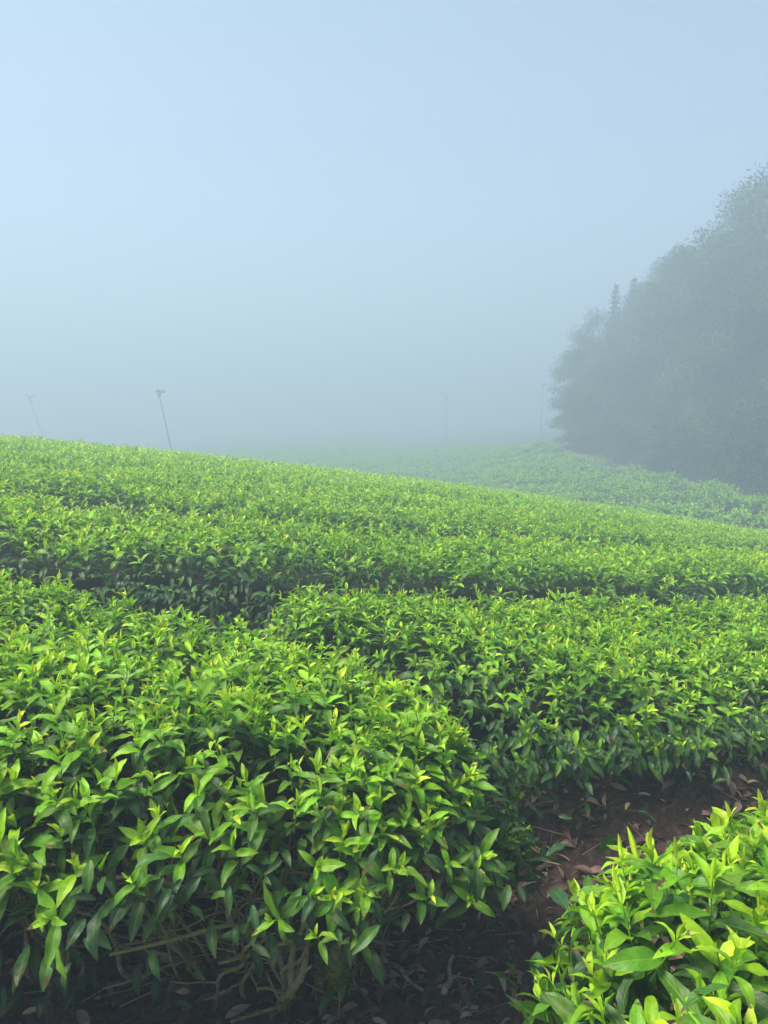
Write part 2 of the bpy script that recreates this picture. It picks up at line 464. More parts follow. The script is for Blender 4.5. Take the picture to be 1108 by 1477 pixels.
# ------------------------------------------------------------------ hedges
class Hedge:
    """plan outline between a front and a back polyline, canopy level and skirt level"""
    def __init__(s, F, B, topf, skirt, dz=0.0, under=.25, edge=.22, drop=.16, bump=.022, seed=0, capl=True, capr=True):
        s.F = np.asarray(F, float); s.B = np.asarray(B, float)
        s.topf, s.skirt, s.dz, s.under, s.edge, s.drop, s.bump, s.seed = topf, skirt, dz, under, edge, drop, bump, seed
        s.dF = s._par(s.F); s.dB = s._par(s.B)
        s.len = .5 * (s.dF[-1] + s.dB[-1])
        uu = np.linspace(0, 1, 200)
        w = np.linalg.norm(s.at(s.B, s.dB, uu) - s.at(s.F, s.dF, uu), axis=1)
        s.uu, s.w = uu, w
        s.area = s.len * w.mean()
        s.cw = np.cumsum(w); s.cw = s.cw / s.cw[-1]
        s.capl, s.capr = capl, capr
    def _par(s, p):
        d = np.concatenate([[0], np.cumsum(np.linalg.norm(np.diff(p, axis=0), axis=1))]); return d
    def at(s, p, d, u):
        q = np.asarray(u) * d[-1]
        return np.stack([np.interp(q, d, p[:, 0]), np.interp(q, d, p[:, 1])], -1)
    def frame(s, u, v):
        f = s.at(s.F, s.dF, u); b = s.at(s.B, s.dB, u)
        p = f + (b - f) * np.asarray(v)[..., None]
        w = np.linalg.norm(b - f, axis=-1)
        ac = (b - f) / np.maximum(w, 1e-6)[..., None]
        return p, w, ac
    def top(s, u, v):
        """canopy point and outward normal"""
        p, w, ac = s.frame(u, v)
        dv = np.minimum(v, 1 - v) * w
        sgn = np.where(v < .5, -1.0, 1.0)
        L = s.len
        du = np.full_like(dv, 9.0); su = np.zeros_like(dv)
        if s.capl: c = u * L; k = c < du; du = np.where(k, c, du); su = np.where(k, -1.0, su)
        if s.capr: c = (1 - u) * L; k = c < du; du = np.where(k, c, du); su = np.where(k, 1.0, su)
        ev = np.clip(1 - dv / s.edge, 0, 1); eu = np.clip(1 - du / s.edge, 0, 1)
        z = s.topf(p[..., 0], p[..., 1]) + s.dz - s.drop * (ev ** 2 + eu ** 2)
        z = z + s.bump * fbm(p[..., 0] * 2.2, p[..., 1] * 2.2, s.seed) + .018 * noise2(p[..., 0] * 9, p[..., 1] * 9, s.seed + 3)
        al = np.stack([-ac[..., 1], ac[..., 0]], -1) * -1.0     # along +u for F left->right, B behind
        n = np.zeros(p.shape[:-1] + (3,))
        n[..., :2] = ac * (sgn * ev * .9)[..., None] + al * (su * eu * .9)[..., None]
        n[..., 2] = 1
        return np.concatenate([p, z[..., None]], -1), norm(n)
    def rand_top(s, n):
        u = np.interp(rng.random(n), s.cw, s.uu); v = rng.random(n)
        P, Nn = s.top(u, v); return P, Nn, u, v
    def side(s, n, which, fmax=1.0):
        """random points on the front / back / end faces"""
        f = rng.random(n) * fmax
        if which in ('front', 'back'):
            u = rng.random(n); v = np.full(n, 0.0 if which == 'front' else 1.0)
        else:
            v = rng.random(n); u = np.full(n, 0.0 if which == 'left' else 1.0)
        P, Nn = s.top(u, v)
        p, w, ac = s.frame(u, v)
        al = np.stack([-ac[:, 1], ac[:, 0]], -1) * -1.0
        o2 = {'front': -ac, 'back': ac, 'left': -al, 'right': al}[which]
        bot = s.skirt(P[:, 0], P[:, 1])
        z = P[:, 2] + (bot - P[:, 2]) * f
        P = np.stack([P[:, 0], P[:, 1], z], -1)
        bulge = .06 * np.sin(np.clip(f * 2.2, 0, 1) * math.pi)
        P[:, :2] -= o2 * (s.under * np.clip(f - .15, 0, 1) ** 1.1 - bulge)[:, None]
        o3 = np.concatenate([o2, np.full((n, 1), .25)], -1)
        return P, norm(o3), f, u
    def core(s, m, inset=.17, res=.05, under=None, cap=.12, lim=.45, xmax=None):  # dark hull added under the canopy, blocks light through the hedge
        under = s.under if under is None else under
        nu = max(4, int(s.len / res)); nv = 26 if res < .1 else 9; ns = 10 if res < .1 else 5
        u = np.linspace(0.01, .99, nu); rows = []
        if s.capl: u[0] = min(cap / s.len, .2); u = np.linspace(u[0], u[-1], nu)
        if s.capr: u = np.linspace(u[0], 1 - min(cap / s.len, .2), nu)
        for k in range(ns, 0, -1): rows.append((0.0, k / ns))
        vv = np.linspace(0, 1, nv)
        for v in vv: rows.append((v, 0.0))
        for k in range(1, ns + 1): rows.append((1.0, k / ns))
        G = []
        for v, f in rows:
            va = np.full(nu, v); p, w, ac = s.frame(u, va)
            ins = np.minimum(inset / np.maximum(w, .01), .4)
            vi = ins + (1 - 2 * ins) * va
            P, _ = s.top(u, vi)
            P[:, 2] -= inset * .75
            bot = ground(P[:, 0], P[:, 1]) - .03
            z = P[:, 2] + (bot - P[:, 2]) * f
            o = ac * (-1 if v < .5 else 1)
            P[:, 2] = z
            if f > 0: P[:, :2] -= o * np.minimum((under if v < .5 else min(under, .25)) * f ** .6, (lim if v < .5 else .2) * w)[:, None]
            P[:, :2] += (.035 * fbm(P[:, 0] * 5 + P[:, 2] * 7, P[:, 1] * 5 + P[:, 2] * 4, s.seed))[:, None] * o
            if xmax is not None and f > 0: P[:, 0] = np.minimum(P[:, 0], xmax(f))
            if res < .1: P = P + rng.normal(0, .018, P.shape)
            G.append(P)
        G = np.stack(G, 1); k = len(rows)
        i0 = (np.arange(nu - 1)[:, None] * k + np.arange(k - 1)[None]).ravel()
        q = np.stack([i0, i0 + k, i0 + k + 1, i0 + 1], -1)
        m.add(G, q)
        for e in (0, nu - 1):       # close the ends with a fan
            c = G[e].mean(0); base = m.n
            vv_ = np.concatenate([G[e], c[None]])
            tr = [(j, j + 1, k) if e else (j + 1, j, k) for j in range(k - 1)]
            m.add(vv_, None, tr)

def mature(m, P, O, size, lod, age0=.13, spread=.10, droop=.25):
    n = len(P)
    D = norm(O * np.array([1, 1, .3]) + rng.normal(0, .55, (n, 3)) + np.array([0, 0, -droop]))
    Nn = norm(O + np.array([0, 0, 1.1]) + rng.normal(0, .4, (n, 3)))
    ln = size * rng.uniform(.7, 1.25, n)
    age = np.clip(age0 + rng.exponential(spread, n), .08, .62)
    dead = rng.random(n) < (.0 if lod == 0 else .005)
    age = np.where(dead, .02, age); ln = np.where(dead, ln * .7, ln)
    add_leaves(m, lod, P, D, Nn, ln, age, rng.random(n))

def view_size(P):
    return 1 / np.maximum(np.linalg.norm(P - np.array([0, 0, EYE]), axis=1), .2)

def in_view(P, marg=.06):
    c, s_ = math.cos(R(7.5)), math.sin(R(7.5))
    x = P[:, 0]; y = P[:, 1]; z = P[:, 2] - EYE
    f = y * c - z * s_; up = y * s_ + z * c
    return (f > .1) & (np.abs(x / np.maximum(f, .1)) < .496 + marg) & (np.abs(up / np.maximum(f, .1)) < .662 + marg)

def near_hedge(h, label, group, shoot_d, size, lod=0, faces=(), old_d=2300, patch=None, n_parts=100, stem_spec=None, base=None, core_under=None, side_d=.16, grow=None):
    b = base
    root = empty('tea_hedge', b, label, 'tea hedge', group)
    core = Mesh(); h.core(core, under=core_under, cap=.34 if core_under > .5 else .12, lim=.62 if core_under > .5 else .45, xmax=(lambda f: .10 - .35 * f) if core_under > .5 else None); core.build('light_block_core', M_CORE, root, attrs=False)
    n = int(h.area * shoot_d)
    P, Nn, u, v = h.rand_top(n)
    # shoots: denser and sparser patches, uneven height
    keep = rng.random(n) < np.clip(.86 + .4 * fbm(P[:, 0] * 3.1, P[:, 1] * 3.1, h.seed + 20), .25, 1)
    if patch is not None: keep &= rng.random(n) < patch(P)
    P, Nn = P[keep], Nn[keep]; n = len(P)
    P = P + np.array([0, 0, 1]) * (rng.normal(.015, .022, n) + .028 * rng.random(n) ** 4)[:, None]
    AX = norm(Nn * .9 + np.array([0, 0, .7]) + rng.normal(0, .2, (n, 3)))
    size_a = size * np.clip(rng.normal(1, .16, n), .6, 1.45)
    if grow is not None: size_a = size_a * grow(P)
    recs = shoots(P, AX, size_a, lod, 7)
    score = view_size(P) * in_view(P) * (P[:, 2] + .3)
    order = np.argsort(-score)[:n_parts]
    mask = np.ones(n, bool); mask[order] = False
    bulk = Mesh(); put(bulk, recs, mask)
    setp(bulk.build('young_growth', M_TEA, root), kind='stuff')
    for j in order:
        one = np.zeros(n, bool); one[j] = True
        sm = Mesh(); put(sm, recs, one)
        sm.build('shoot', M_TEA, root, origin=P[j])
    fol = Mesh()
    # mature leaves under the shoots
    k = int(h.area * old_d)
    P, Nn, u, v = h.rand_top(k)
    P[:, 2] -= rng.uniform(.03, .16, k)
    mature(fol, P, Nn, size * 1.12, lod, .16, .13, .05)
    for which, dens, fmax, flt in faces:
        width = h.dF[-1] if which == 'front' else h.dB[-1] if which == 'back' else .8
        k = int(width * .6 * dens)
        P, O, f, uu = h.side(k, which, fmax)
        kp = rng.random(k) < flt(P, f)
        P, O, f = P[kp], O[kp], f[kp]
        P += rng.normal(0, .035, P.shape)
        mature(fol, P, O, size * 1.15, lod, .11, .08, .35)
        # greener leafy side shoots in the upper part of the face
        k2 = int(width * .6 * dens * side_d)
        P, O, f, uu = h.side(k2, which, .55)
        kp = (rng.random(k2) < flt(P, f)) & (rng.random(k2) < 1.05 - f * 1.5)
        P, O = P[kp], O[kp]
        put(fol, shoots(P + O * .03, norm(O + np.array([0, 0, .55]) + rng.normal(0, .25, P.shape)), size * rng.uniform(.8, 1.2, len(P)), lod, 6, old=.09))
    fol.build('foliage', M_TEA, root)
    if stem_spec: stem_spec(root)
    return root

# --- hedge A: front left -------------------------------------------------------------
def sk(off): return lambda x, y: ground(x, y) + off
FA = [(-2.5, .72), (-1.2, .97), (-.56, 1.10), (-.25, 1.18), (0, 1.26), (.15, 1.37), (.23, 1.52)]
BA = [(-2.6, 2.75), (-1.26, 2.42), (-.74, 2.27), (-.46, 2.25), (-.2, 2.08), (.03, 1.86), (.22, 1.62)]
hA = Hedge(FA, BA, hill_top, sk(.06), dz=0.0, under=.5, edge=.2, drop=.11, seed=31, capl=False)

def stems_A(root):
    r = random.Random(8)
    def crooked(p0, p1, n, amp):
        pts = []
        for i in range(n + 1):
            t = i / n
            p = np.array(p0) * (1 - t) + np.array(p1) * t
            p = p + np.array([r.uniform(-amp, amp), r.uniform(-amp, amp), r.uniform(-amp, amp) * .6]) * (1 if 0 < i < n else 0)
            pts.append(p)
        return np.array(pts)
    def smooth(p):
        for _ in range(2):
            q = [p[0]]
            for i in range(len(p) - 1):
                q.append(p[i] * .75 + p[i + 1] * .25); q.append(p[i] * .25 + p[i + 1] * .75)
            q.append(p[-1]); p = np.array(q)
        return p
    bases = [(-1.35, 1.62), (-.98, 1.6), (-.72, 1.62), (-.55, 1.66), (-.42, 1.62), (-.3, 1.60), (-.18, 1.66), (-.05, 1.74)]
    for bx, by in bases:
        for j in range(7):
            x0 = bx + r.uniform(-.06, .06); y0 = by + r.uniform(-.06, .12)
            z0 = float(ground(x0, y0)) - .03
            x1 = x0 + r.uniform(-.22, .22); y1 = y0 + r.uniform(-.42, .0)
            z1 = float(hill_top(x1, y1)) - r.uniform(.17, .28)
            pts = smooth(crooked((x0, y0, z0), (x1, y1, z1), 6, .035))
            rad = r.choice([.0035, .005, .0065, .010])
            m = Mesh()
            tube(m, pts, np.linspace(rad, rad * .45, len(pts)) * (1 + .16 * np.sin(np.arange(len(pts)) * 1.7) + .12 * np.sin(np.arange(len(pts)) * .6 + bx * 40)), 7)
            for b in range(r.randint(3, 6)):       # side twigs, some cut short
                i = r.randint(4, len(pts) - 4); L = r.uniform(.06, .24)
                d = np.array([r.uniform(-1, 1), r.uniform(-1.0, .2), r.uniform(.1, 1)]); d /= np.linalg.norm(d)
                e = pts[i] + d * L
                tw = smooth(crooked(pts[i], e, 3, .012))
                tube(m, tw, np.linspace(rad * .5, rad * .28, len(tw)), 5)
            m.build('woody_stem', M_STEM, root)
    tg = Mesh(); nt = 420
    tx = rng.uniform(-1.6, .0, nt); ty = rng.uniform(1.62, 2.1, nt); g = ground(tx, ty)
    tz = g + rng.uniform(.02, .5, nt)
    D = norm(np.stack([rng.normal(0, .8, nt), rng.normal(-.3, .5, nt), rng.normal(.5, .5, nt)], -1))
    add_leaves(tg, 'stem', np.stack([tx, ty, tz], -1), D, np.tile([0, .3, 1.], (nt, 1)), rng.uniform(.1, .26, nt), np.full(nt, .3), rng.random(nt))
    setp(tg.build('twig_tangle', M_STEM, root, attrs=False), kind='stuff')
    ml = Mesh(); nt = 420
    tx = rng.uniform(-1.7, .05, nt); ty = rng.uniform(1.5, 2.0, nt); g = ground(tx, ty)
    P = np.stack([tx, ty, g + rng.uniform(.03, .5, nt)], -1)
    mature(ml, P, np.tile([0, -1., .3], (nt, 1)), .05, 0, .14, .10, .1)
    ml.build('shade_foliage', M_TEA, root)
    ms = Mesh()                                   # mossy clump on the stem foot
    for _ in range(420):
        a = r.uniform(0, 6.28); q = max(-.04, min(.04, r.gauss(0, .03)))
        p = np.array([-.10 + q, 1.47 + max(-.025, min(.025, r.gauss(0, .02))), float(ground(-.1, 1.47)) + .20 + max(-.035, min(.035, r.gauss(0, .022)))])
        d = np.array([r.gauss(0, .6), -.5 + r.gauss(0, .5), r.gauss(.1, .7)])
        tube(ms, [p, p + d * .004, p + d * .009], [.0022, .0016, .0006], 3)
    tube(ms, [np.array([-.10, 1.47, float(ground(-.1, 1.47)) + z]) for z in (.15, .17, .2, .23, .25)], [.008, .018, .026, .02, .008], 9)
    ms.build('moss', M_MOSS, root, attrs=False)

def fltA(P, f):
    x = P[:, 0]
    bare = np.exp(-((x + .33) / .30) ** 2)                  # open stems in the middle of the face
    d = 1.0 - .70 * sstep(.10, .28, f)
    d *= 1.0 - bare * sstep(.08, .20, f) * .95
    d *= 1 - .4 * sstep(.75, 1.0, f)
    d *= (f < .2) | (x < -.14 + (P[:, 1] - 1.5) * .2 + (1 - f) * .22)
    return d * (.55 + .6 * (fbm(x * 5, P[:, 2] * 6, 77) > -.25))
near_hedge(hA, 'bright green tea hedge at lower left with bare mossy stems under its front edge', 'tea hedges on the near hill',
           980, .0435, 0, [('front', 1300, 1.0, fltA), ('right', 1300, .8, lambda P, f: (1 - .85 * sstep(.2, .45, f)) * ((f < .2) | (P[:, 0] < -.14 + (P[:, 1] - 1.5) * .2 + (1 - f) * .22))), ('back', 300, .8, lambda P, f: np.full(len(P), .8))],
           stem_spec=stems_A, base=(-.9, 1.6, float(ground(-.9, 1.6))), core_under=1.0, grow=lambda P: 1.12 - .26 * sstep(1.0, 2.2, P[:, 1] + .15 * P[:, 0]))

# --- hedge B: behind the soil strip, centre right --------------------------------------
FB = [(-.36, 2.43), (-.15, 2.22), (.1, 2.0), (.33, 1.86), (.6, 1.88), (1.07, 2.08), (2.0, 2.72), (3.2, 3.7), (5.0, 5.3)]
BB = [(-.42, 2.66), (-.15, 2.74), (.2, 2.86), (.55, 2.98), (.9, 3.16), (1.35, 3.4), (2.1, 3.95), (3.2, 4.9), (4.8, 6.4)]
hB = Hedge(FB, BB, hill_top, sk(.07), under=.24, edge=.18, drop=.09, seed=53, capr=False)
def patchB(P):
    d = np.exp(-(((P[:, 0] - .18) / .22) ** 2 + ((P[:, 1] - 2.05) / .22) ** 2))
    return 1 - .6 * d
near_hedge(hB, 'light green tea hedge behind the bare soil strip, large dark leaves on its front', 'tea hedges on the near hill',
           860, .0385, 0, [('front', 1700, 1.0, lambda P, f: np.full(len(P), 1.0)), ('left', 900, .9, lambda P, f: np.full(len(P), .9)), ('back', 260, .7, lambda P, f: np.full(len(P), .8))],
           patch=patchB, base=(1.2, 2.7, float(ground(1.2, 2.7))), core_under=.3, side_d=.06)

# --- hedge C: lower right, closest ---------------------------------------------------
FC = [(.30, .36), (.5, .34), (.9, .38), (1.6, .62), (2.6, 1.2)]
BC = [(.18, .76), (.29, .99), (.62, 1.25), (1.2, 1.68), (2.3, 2.4)]
hC = Hedge(FC, BC, hill_top, sk(.08), dz=.09, under=.2, edge=.16, drop=.10, bump=.03, seed=71, capr=False)
near_hedge(hC, 'vivid yellow green tea hedge filling the lower right corner, nearest to the viewer', 'tea hedges on the near hill',
           720, .049, 0, [('front', 500, .9, lambda P, f: np.full(len(P), .8)), ('left', 800, 1.0, lambda P, f: np.full(len(P), .95)), ('back', 800, 1.0, lambda P, f: np.full(len(P), .95))],
           base=(.9, .9, float(ground(.9, .9))), core_under=.2)

# --- rows behind ------------------------------------------------------------------
def rowc(x): return .75 * (x + np.sqrt(x * x + 2.25)) / 2
ROWS = []
ORD = ['first', 'second', 'third', 'fourth', 'fifth', 'sixth', 'seventh', 'eighth', 'ninth', 'tenth', 'eleventh', 'twelfth']
y0 = 2.54
for k in range(11):
    dep = 1.45
    xl = -(.60 * (y0 + 1.5) + 1.2); xr = 1.0
    while True:                                   # stop where the hill meets the track
        yy = y0 + rowc(xr) + .7
        if xr > .62 * yy + 1.2 or hill_top(xr, yy) < far_top(xr, yy) + .25: break
        xr += .25
    xs = np.linspace(xl, xr, 40)
    wob = .05 * noise2(xs * .6, xs * 0 + k * 3.7, 8)
    fy = y0 + rowc(xs) + wob; by = fy + dep + .05 * noise2(xs * .7, xs * 0 + k, 18)
    if k == 0: fy = fy + .08 + .03 * sstep(-.1, -1.2, xs) + .05 * np.exp(-((xs + .5) / .5) ** 2)
    h = Hedge(np.stack([xs, fy], -1), np.stack([xs, by], -1), hill_top, sk(.10), under=.15, edge=.18, drop=.09, bump=.022 if k < 3 else .03, seed=100 + k, capl=False, capr=True)
    ymid = y0 + .8
    if k == 0: lab = 'tea hedge whose dark front face shows just behind the two nearest hedges'
    elif k < 6: lab = ORD[k] + ' tea hedge behind the dark front face, going up the near hill'
    else: lab = 'narrow looking fog dimmed tea hedge near the crest of the near hill'
    root = empty('tea_hedge', (0, ymid, float(ground(0, ymid))), lab, 'tea hedge', 'tea hedges near the crest' if k >= 6 else 'tea hedges on the near hill')
    core = Mesh(); h.core(core, inset=.16, res=.15 if k < 3 else .3); core.build('light_block_core', M_CORE, root, attrs=False)
    lod = 1 if k < 2 else 2 if k < 5 else 3
    dens, nl, sz = [(460, 6, .043), (400, 6, .045), (300, 6, .050), (260, 6, .052), (230, 5, .056), (210, 5, .058)][min(k, 5)]
    n = int(h.area * dens)
    P, Nn, u, v = h.rand_top(n)
    kp = rng.random(n) < np.clip(.92 + .3 * fbm(P[:, 0] * 1.7, P[:, 1] * 1.7, k + 40), .5, 1)
    if k < 3: kp &= v > .07
    P, Nn = P[kp], Nn[kp]; n = len(P)
    P[:, 2] += rng.normal(.015, .022, n) + .05 * rng.random(n) ** 5
    recs = shoots(P, norm(Nn + np.array([0, 0, .6]) + rng.normal(0, .2, (n, 3))), sz * np.clip(rng.normal(1, .18, n), .6, 1.5), lod, nl, bud=(k < 2), old=.01 + .08 * fbm(P[:, 0] * .7, P[:, 1] * .9, 91))
    yg = Mesh(); put(yg, recs)
    setp(yg.build('young_growth', M_TEA if k < 2 else M_TEA_FAR, root), kind='stuff')
    fol = Mesh()
    n = int(h.area * (700 if k < 2 else 350 if k < 5 else 150))
    P, Nn, u, v = h.rand_top(n); P[:, 2] -= rng.uniform(.03, .12, n)
    mature(fol, P, Nn, sz * 1.15, lod, .2, .15, .05)
    n = int(h.dF[-1] * .6 * (1900 if k < 2 else 600 if k < 5 else 200))
    P, O, f, uu = h.side(n, 'front', 1.0)
    mature(fol, P + rng.normal(0, .03, P.shape), O, sz * 1.2, lod, .12, .09, .3)
    P, O, f, uu = h.side(n // 3, 'right', 1.0)
    mature(fol, P, O, sz * 1.2, lod, .12, .09, .3)
    fol.build('foliage', M_TEA if k < 2 else M_TEA_FAR, root)
    y0 += dep + (.22, .16, .14, .13)[min(k, 3)]

# --- rows of the far field ---------------------------------------------------------
for k in range(16):
    nn_ = 15.2 + k * 1.55
    t0 = -52; t1 = 5 - .2 * k
    t1 = (8.8 - .14 * (nn_ - 16) - .785 * nn_) / .62
    ts = np.linspace(t0, t1, 60)
    cen = ND[None] * (nn_ + .004 * (ts + 15)[:, None] * -1 * (ts[:, None] + 15) * .25 + .15 * noise2(ts * .15, ts * 0 + k, 4)[:, None]) + TD[None] * ts[:, None]
    F = cen - ND[None] * .65; B = cen + ND[None] * .65
    h = Hedge(F, B, lambda x, y: ground(x, y) + .68, sk(.1), under=.1, edge=.3, drop=.2, bump=.09, seed=200 + k, capl=True, capr=True)
    c = cen[len(cen) // 2]
    root = empty('tea_hedge', (c[0], c[1], float(ground(*c))), 'hazy tea hedge running across the far field below the misty wood', 'tea hedge', 'tea hedges of the far field')
    core = Mesh(); h.core(core, inset=.12, res=.6); core.build('light_block_core', M_CORE, root, attrs=False)
    fol = Mesh()
    n = int(h.area * 125)
    P, Nn, u, v = h.rand_top(n)
    kp = rng.random(n) < np.clip(.8 + .5 * fbm(P[:, 0] * 1.1, P[:, 1] * 1.1, k + 60), .25, 1)
    P, Nn = P[kp], Nn[kp]; n = len(P)
    P[:, 2] += rng.normal(.02, .04, n)
    put(fol, shoots(P, norm(Nn + rng.normal(0, .25, (n, 3))), np.full(n, .085), 3, 4, bud=False, old=.1))
    n = int(h.dF[-1] * 60)
    for wh in ('front', 'right'):
        P, O, f, uu = h.side(n if wh == 'front' else 60, wh, 1.0)
        mature(fol, P, O, .12, 3, .16, .1, .2)
    fol.build('foliage', M_TEA_FAR, root)

# ------------------------------------------------------------------ litter and twigs on the soil
lit = Mesh()
n = 9500
lx = rng.uniform(-1.3, 2.6, n); ly = rng.uniform(.9, 3.4, n)
P = np.stack([lx, ly, ground_fine(lx, ly) + rng.uniform(.003, .02, n)], -1)
D = norm(np.stack([rng.normal(0, 1, n), rng.normal(0, 1, n), rng.normal(0, .22, n)], -1))
Nn = norm(np.stack([rng.normal(0, .45, n), rng.normal(0, .45, n), np.ones(n)], -1))
add_leaves(lit, 1, P, D, Nn, rng.uniform(.018, .062, n), np.clip(rng.beta(1.3, 1.8, n), 0, .93), rng.random(n))
n = 2600
lx = rng.uniform(-1.0, 2.2, n); ly = rng.uniform(1.0, 3.0, n)
P = np.stack([lx, ly, ground_fine(lx, ly) + rng.uniform(.002, .014, n)], -1)
D = norm(np.stack([rng.normal(0, 1, n), rng.normal(0, 1, n), rng.normal(0, .15, n)], -1))
add_leaves(lit, 'stem', P, D, np.tile([0, 0, 1.], (n, 1)), rng.uniform(.03, .12, n), np.clip(rng.beta(2, 3, n), 0, .9), rng.random(n))
setp(lit.build('leaf_litter', M_LITTER), 'brown dead tea leaves and stalks littering the bare soil', 'leaf litter', kind='stuff')

def ray_ground(px, py):
    r = (px - 554) / 1116; up = (738.5 - py) / 1116
    c, s_ = math.cos(R(7.5)), math.sin(R(7.5))
    d = np.array([r, c + up * s_, -s_ + up * c])
    t = .4
    while t < 60:
        p = np.array([0, 0, EYE]) + d * t
        if p[2] < ground_fine(p[0], p[1]): break
        t += .004
    return p
tw = [((560, 1395), (615, 1440), .006, 'pale bent twig lying on the dark soil below the front left hedge'),
      ((690, 1330), (705, 1285), .004, 'short straw coloured twig on the soil between the two near hedges'),
      ((640, 1440), (655, 1385), .008, 'thick broken stub of pruned wood standing in the soil'),
      ((740, 1290), (790, 1262), .003, 'thin grey twig in the middle of the soil strip'),
      ((960, 1112), (1010, 1098), .003, 'thin pale stalk on the soil bank under the right hand hedge')]
for (a, b, rad, lab) in tw:
    p0 = ray_ground(*a); p1 = ray_ground(*b)
    pts = []
    for i in range(9):
        t = i / 8; p = p0 * (1 - t) + p1 * t
        p[2] = ground_fine(p[0], p[1]) + rad * .8 + .012 * math.sin(t * 3.1)
        p[:2] += np.array([math.sin(t * 7 + a[0]), math.cos(t * 5 + a[1])]) * .006 * (1 if 0 < i < 8 else 0)
        pts.append(p)
    m = Mesh(); tube(m, pts, np.linspace(rad, rad * .55, 9), 7)
    tube(m, [pts[4], pts[4] + np.array([.012, -.01, .012]), pts[4] + np.array([.02, -.022, .03])], [rad * .5, rad * .4, rad * .25], 5)
    o = m.build('twig', M_TWIG, origin=pts[0]); setp(o, lab, 'twig')
p = ray_ground(476, 1392)
fm = Mesh(); add_leaves(fm, 0, p[None] + [[0, 0, .03]], np.array([[.6, -.5, .25]]), np.array([[-.2, -.7, .7]]), np.array([.05]), np.array([1.0]), np.array([.6]), sel=np.array([1]))
setp(fm.build('fallen_leaf', M_LITTER, origin=p), 'pale yellow fallen leaf caught at the foot of the front left hedge', 'leaf')
p = ray_ground(488, 1470)
r_ = empty('seedling', p, 'small bright green sprig growing from soil at the bottom edge', 'plant')
sm = Mesh(); put(sm, shoots(p[None] + [[0, 0, .13]], np.array([[.05, .1, 1.]]), np.array([.055]), 0, 6, old=.15)); sm.build('foliage', M_TEA, r_)
sm = Mesh(); tube(sm, [p - [0, 0, .02], p + [.003, .002, .04], p + [0, .004, .10]], [.003, .0025, .0015], 6); sm.build('stem', M_STEM, r_)
p = ray_ground(745, 1215)
r_ = empty('seedling', p, 'low tea sprig with two broad leaves standing on the soil in the gap', 'plant')
sm = Mesh(); put(sm, shoots(p[None] + [[0, 0, .12]], np.array([[.2, -.3, 1.]]), np.array([.07]), 0, 5, old=.4)); sm.build('foliage', M_TEA, r_)
sm = Mesh(); tube(sm, [p - [0, 0, .02], p + [.003, .002, .04], p + [0, .004, .10]], [.003, .0025, .0015], 6); sm.build('stem', M_STEM, r_)

# ------------------------------------------------------------------ frost fans on poles
def frost_fan(px, y, base_y_px, top_px, lean_x, label, dia, yaw):
    """pole whose head is seen at pixel px = (x, y) of the photograph, at distance y"""
    r = (px - 554) / 1116; up = (738.5 - top_px) / 1116
    c, s_ = math.cos(R(7.5)), math.sin(R(7.5))
    d = np.array([r, c + up * s_, -s_ + up * c]); d = d / d[1]
    head = np.array([0, 0, EYE]) + d * y
    bx = head[0] + lean_x; by = y + .15
    base = np.array([bx, by, float(ground(bx, by)) - .05])
    root = empty('frost_fan', base, label, 'frost fan', 'frost fans on leaning poles')
    m = Mesh(); tube(m, [base, base * .5 + head * .5, head + (head - base) * .01], [.05, .042, .034], 8); m.build('pole', M_POLE, root, attrs=False)
    ax = np.array([math.sin(yaw), -math.cos(yaw), -.25]); ax /= np.linalg.norm(ax)
    m = Mesh(); h0 = head + np.array([0, 0, .08])
    tube(m, [h0 - ax * .2, h0 - ax * .18, h0 + ax * .10, h0 + ax * .16, h0 + ax * .2], [.04, .085, .085, .06, .03], 12); m.build('motor', M_FAN, root, attrs=False)
    m = Mesh(); tube(m, [head + np.array([0, 0, -.22]), head + np.array([0, 0, -.1]), head], [.06, .08, .05], 8); m.build('bracket', M_POLE, root, attrs=False)
    hub = h0 + ax * .2
    side = np.cross(ax, [0, 0, 1]); side /= np.linalg.norm(side); upv = np.cross(side, ax)
    for k in range(3):
        a = k * 2.094 + .5
        dr = math.cos(a) * side + math.sin(a) * upv; ch = -math.sin(a) * side + math.cos(a) * upv
        ch = ch * .85 + ax * .5
        m = Mesh(); st = []
        prof = [(.03, .045), (.3, .085), (.65, .10), (.95, .075), (1.0, .03)]
        for f, w in prof:
            for s2, th in ((-1, 0), (0, .012), (1, 0), (0, -.012)):
                st.append(hub + dr * dia * .5 * f + ch * w * s2 + ax * th)
        q = []
        for i in range(len(prof) - 1):
            for j in range(4): q.append((i * 4 + j, i * 4 + (j + 1) % 4, (i + 1) * 4 + (j + 1) % 4, (i + 1) * 4 + j))
        q.append((0, 1, 2, 3)); e = (len(prof) - 1) * 4; q.append((e + 3, e + 2, e + 1, e))
        m.add(st, q); m.build('blade', M_FAN, root, attrs=False)
    m = Mesh(); tube(m, [head + np.array([0, 0, -1.9]) + (base - head) * 0 , head + np.array([0, 0, -1.55])], [.10, .10], 8)
    return root
frost_fan(229, 42, 645, 567, .8, 'clearest frost fan on a leaning pole behind the left crest', .5, .9)
frost_fan(42, 58, 610, 574, 1.5, 'barely visible frost fan leaning in the fog at far left', .8, .9)
frost_fan(783, 64, 600, 556, .0, 'dim upright frost fan beside the left end of the wood', .6, .3)
frost_fan(645, 72, 600, 572, .0, 'very faint frost fan in the fog between the crest and the wood', .8, -.4)

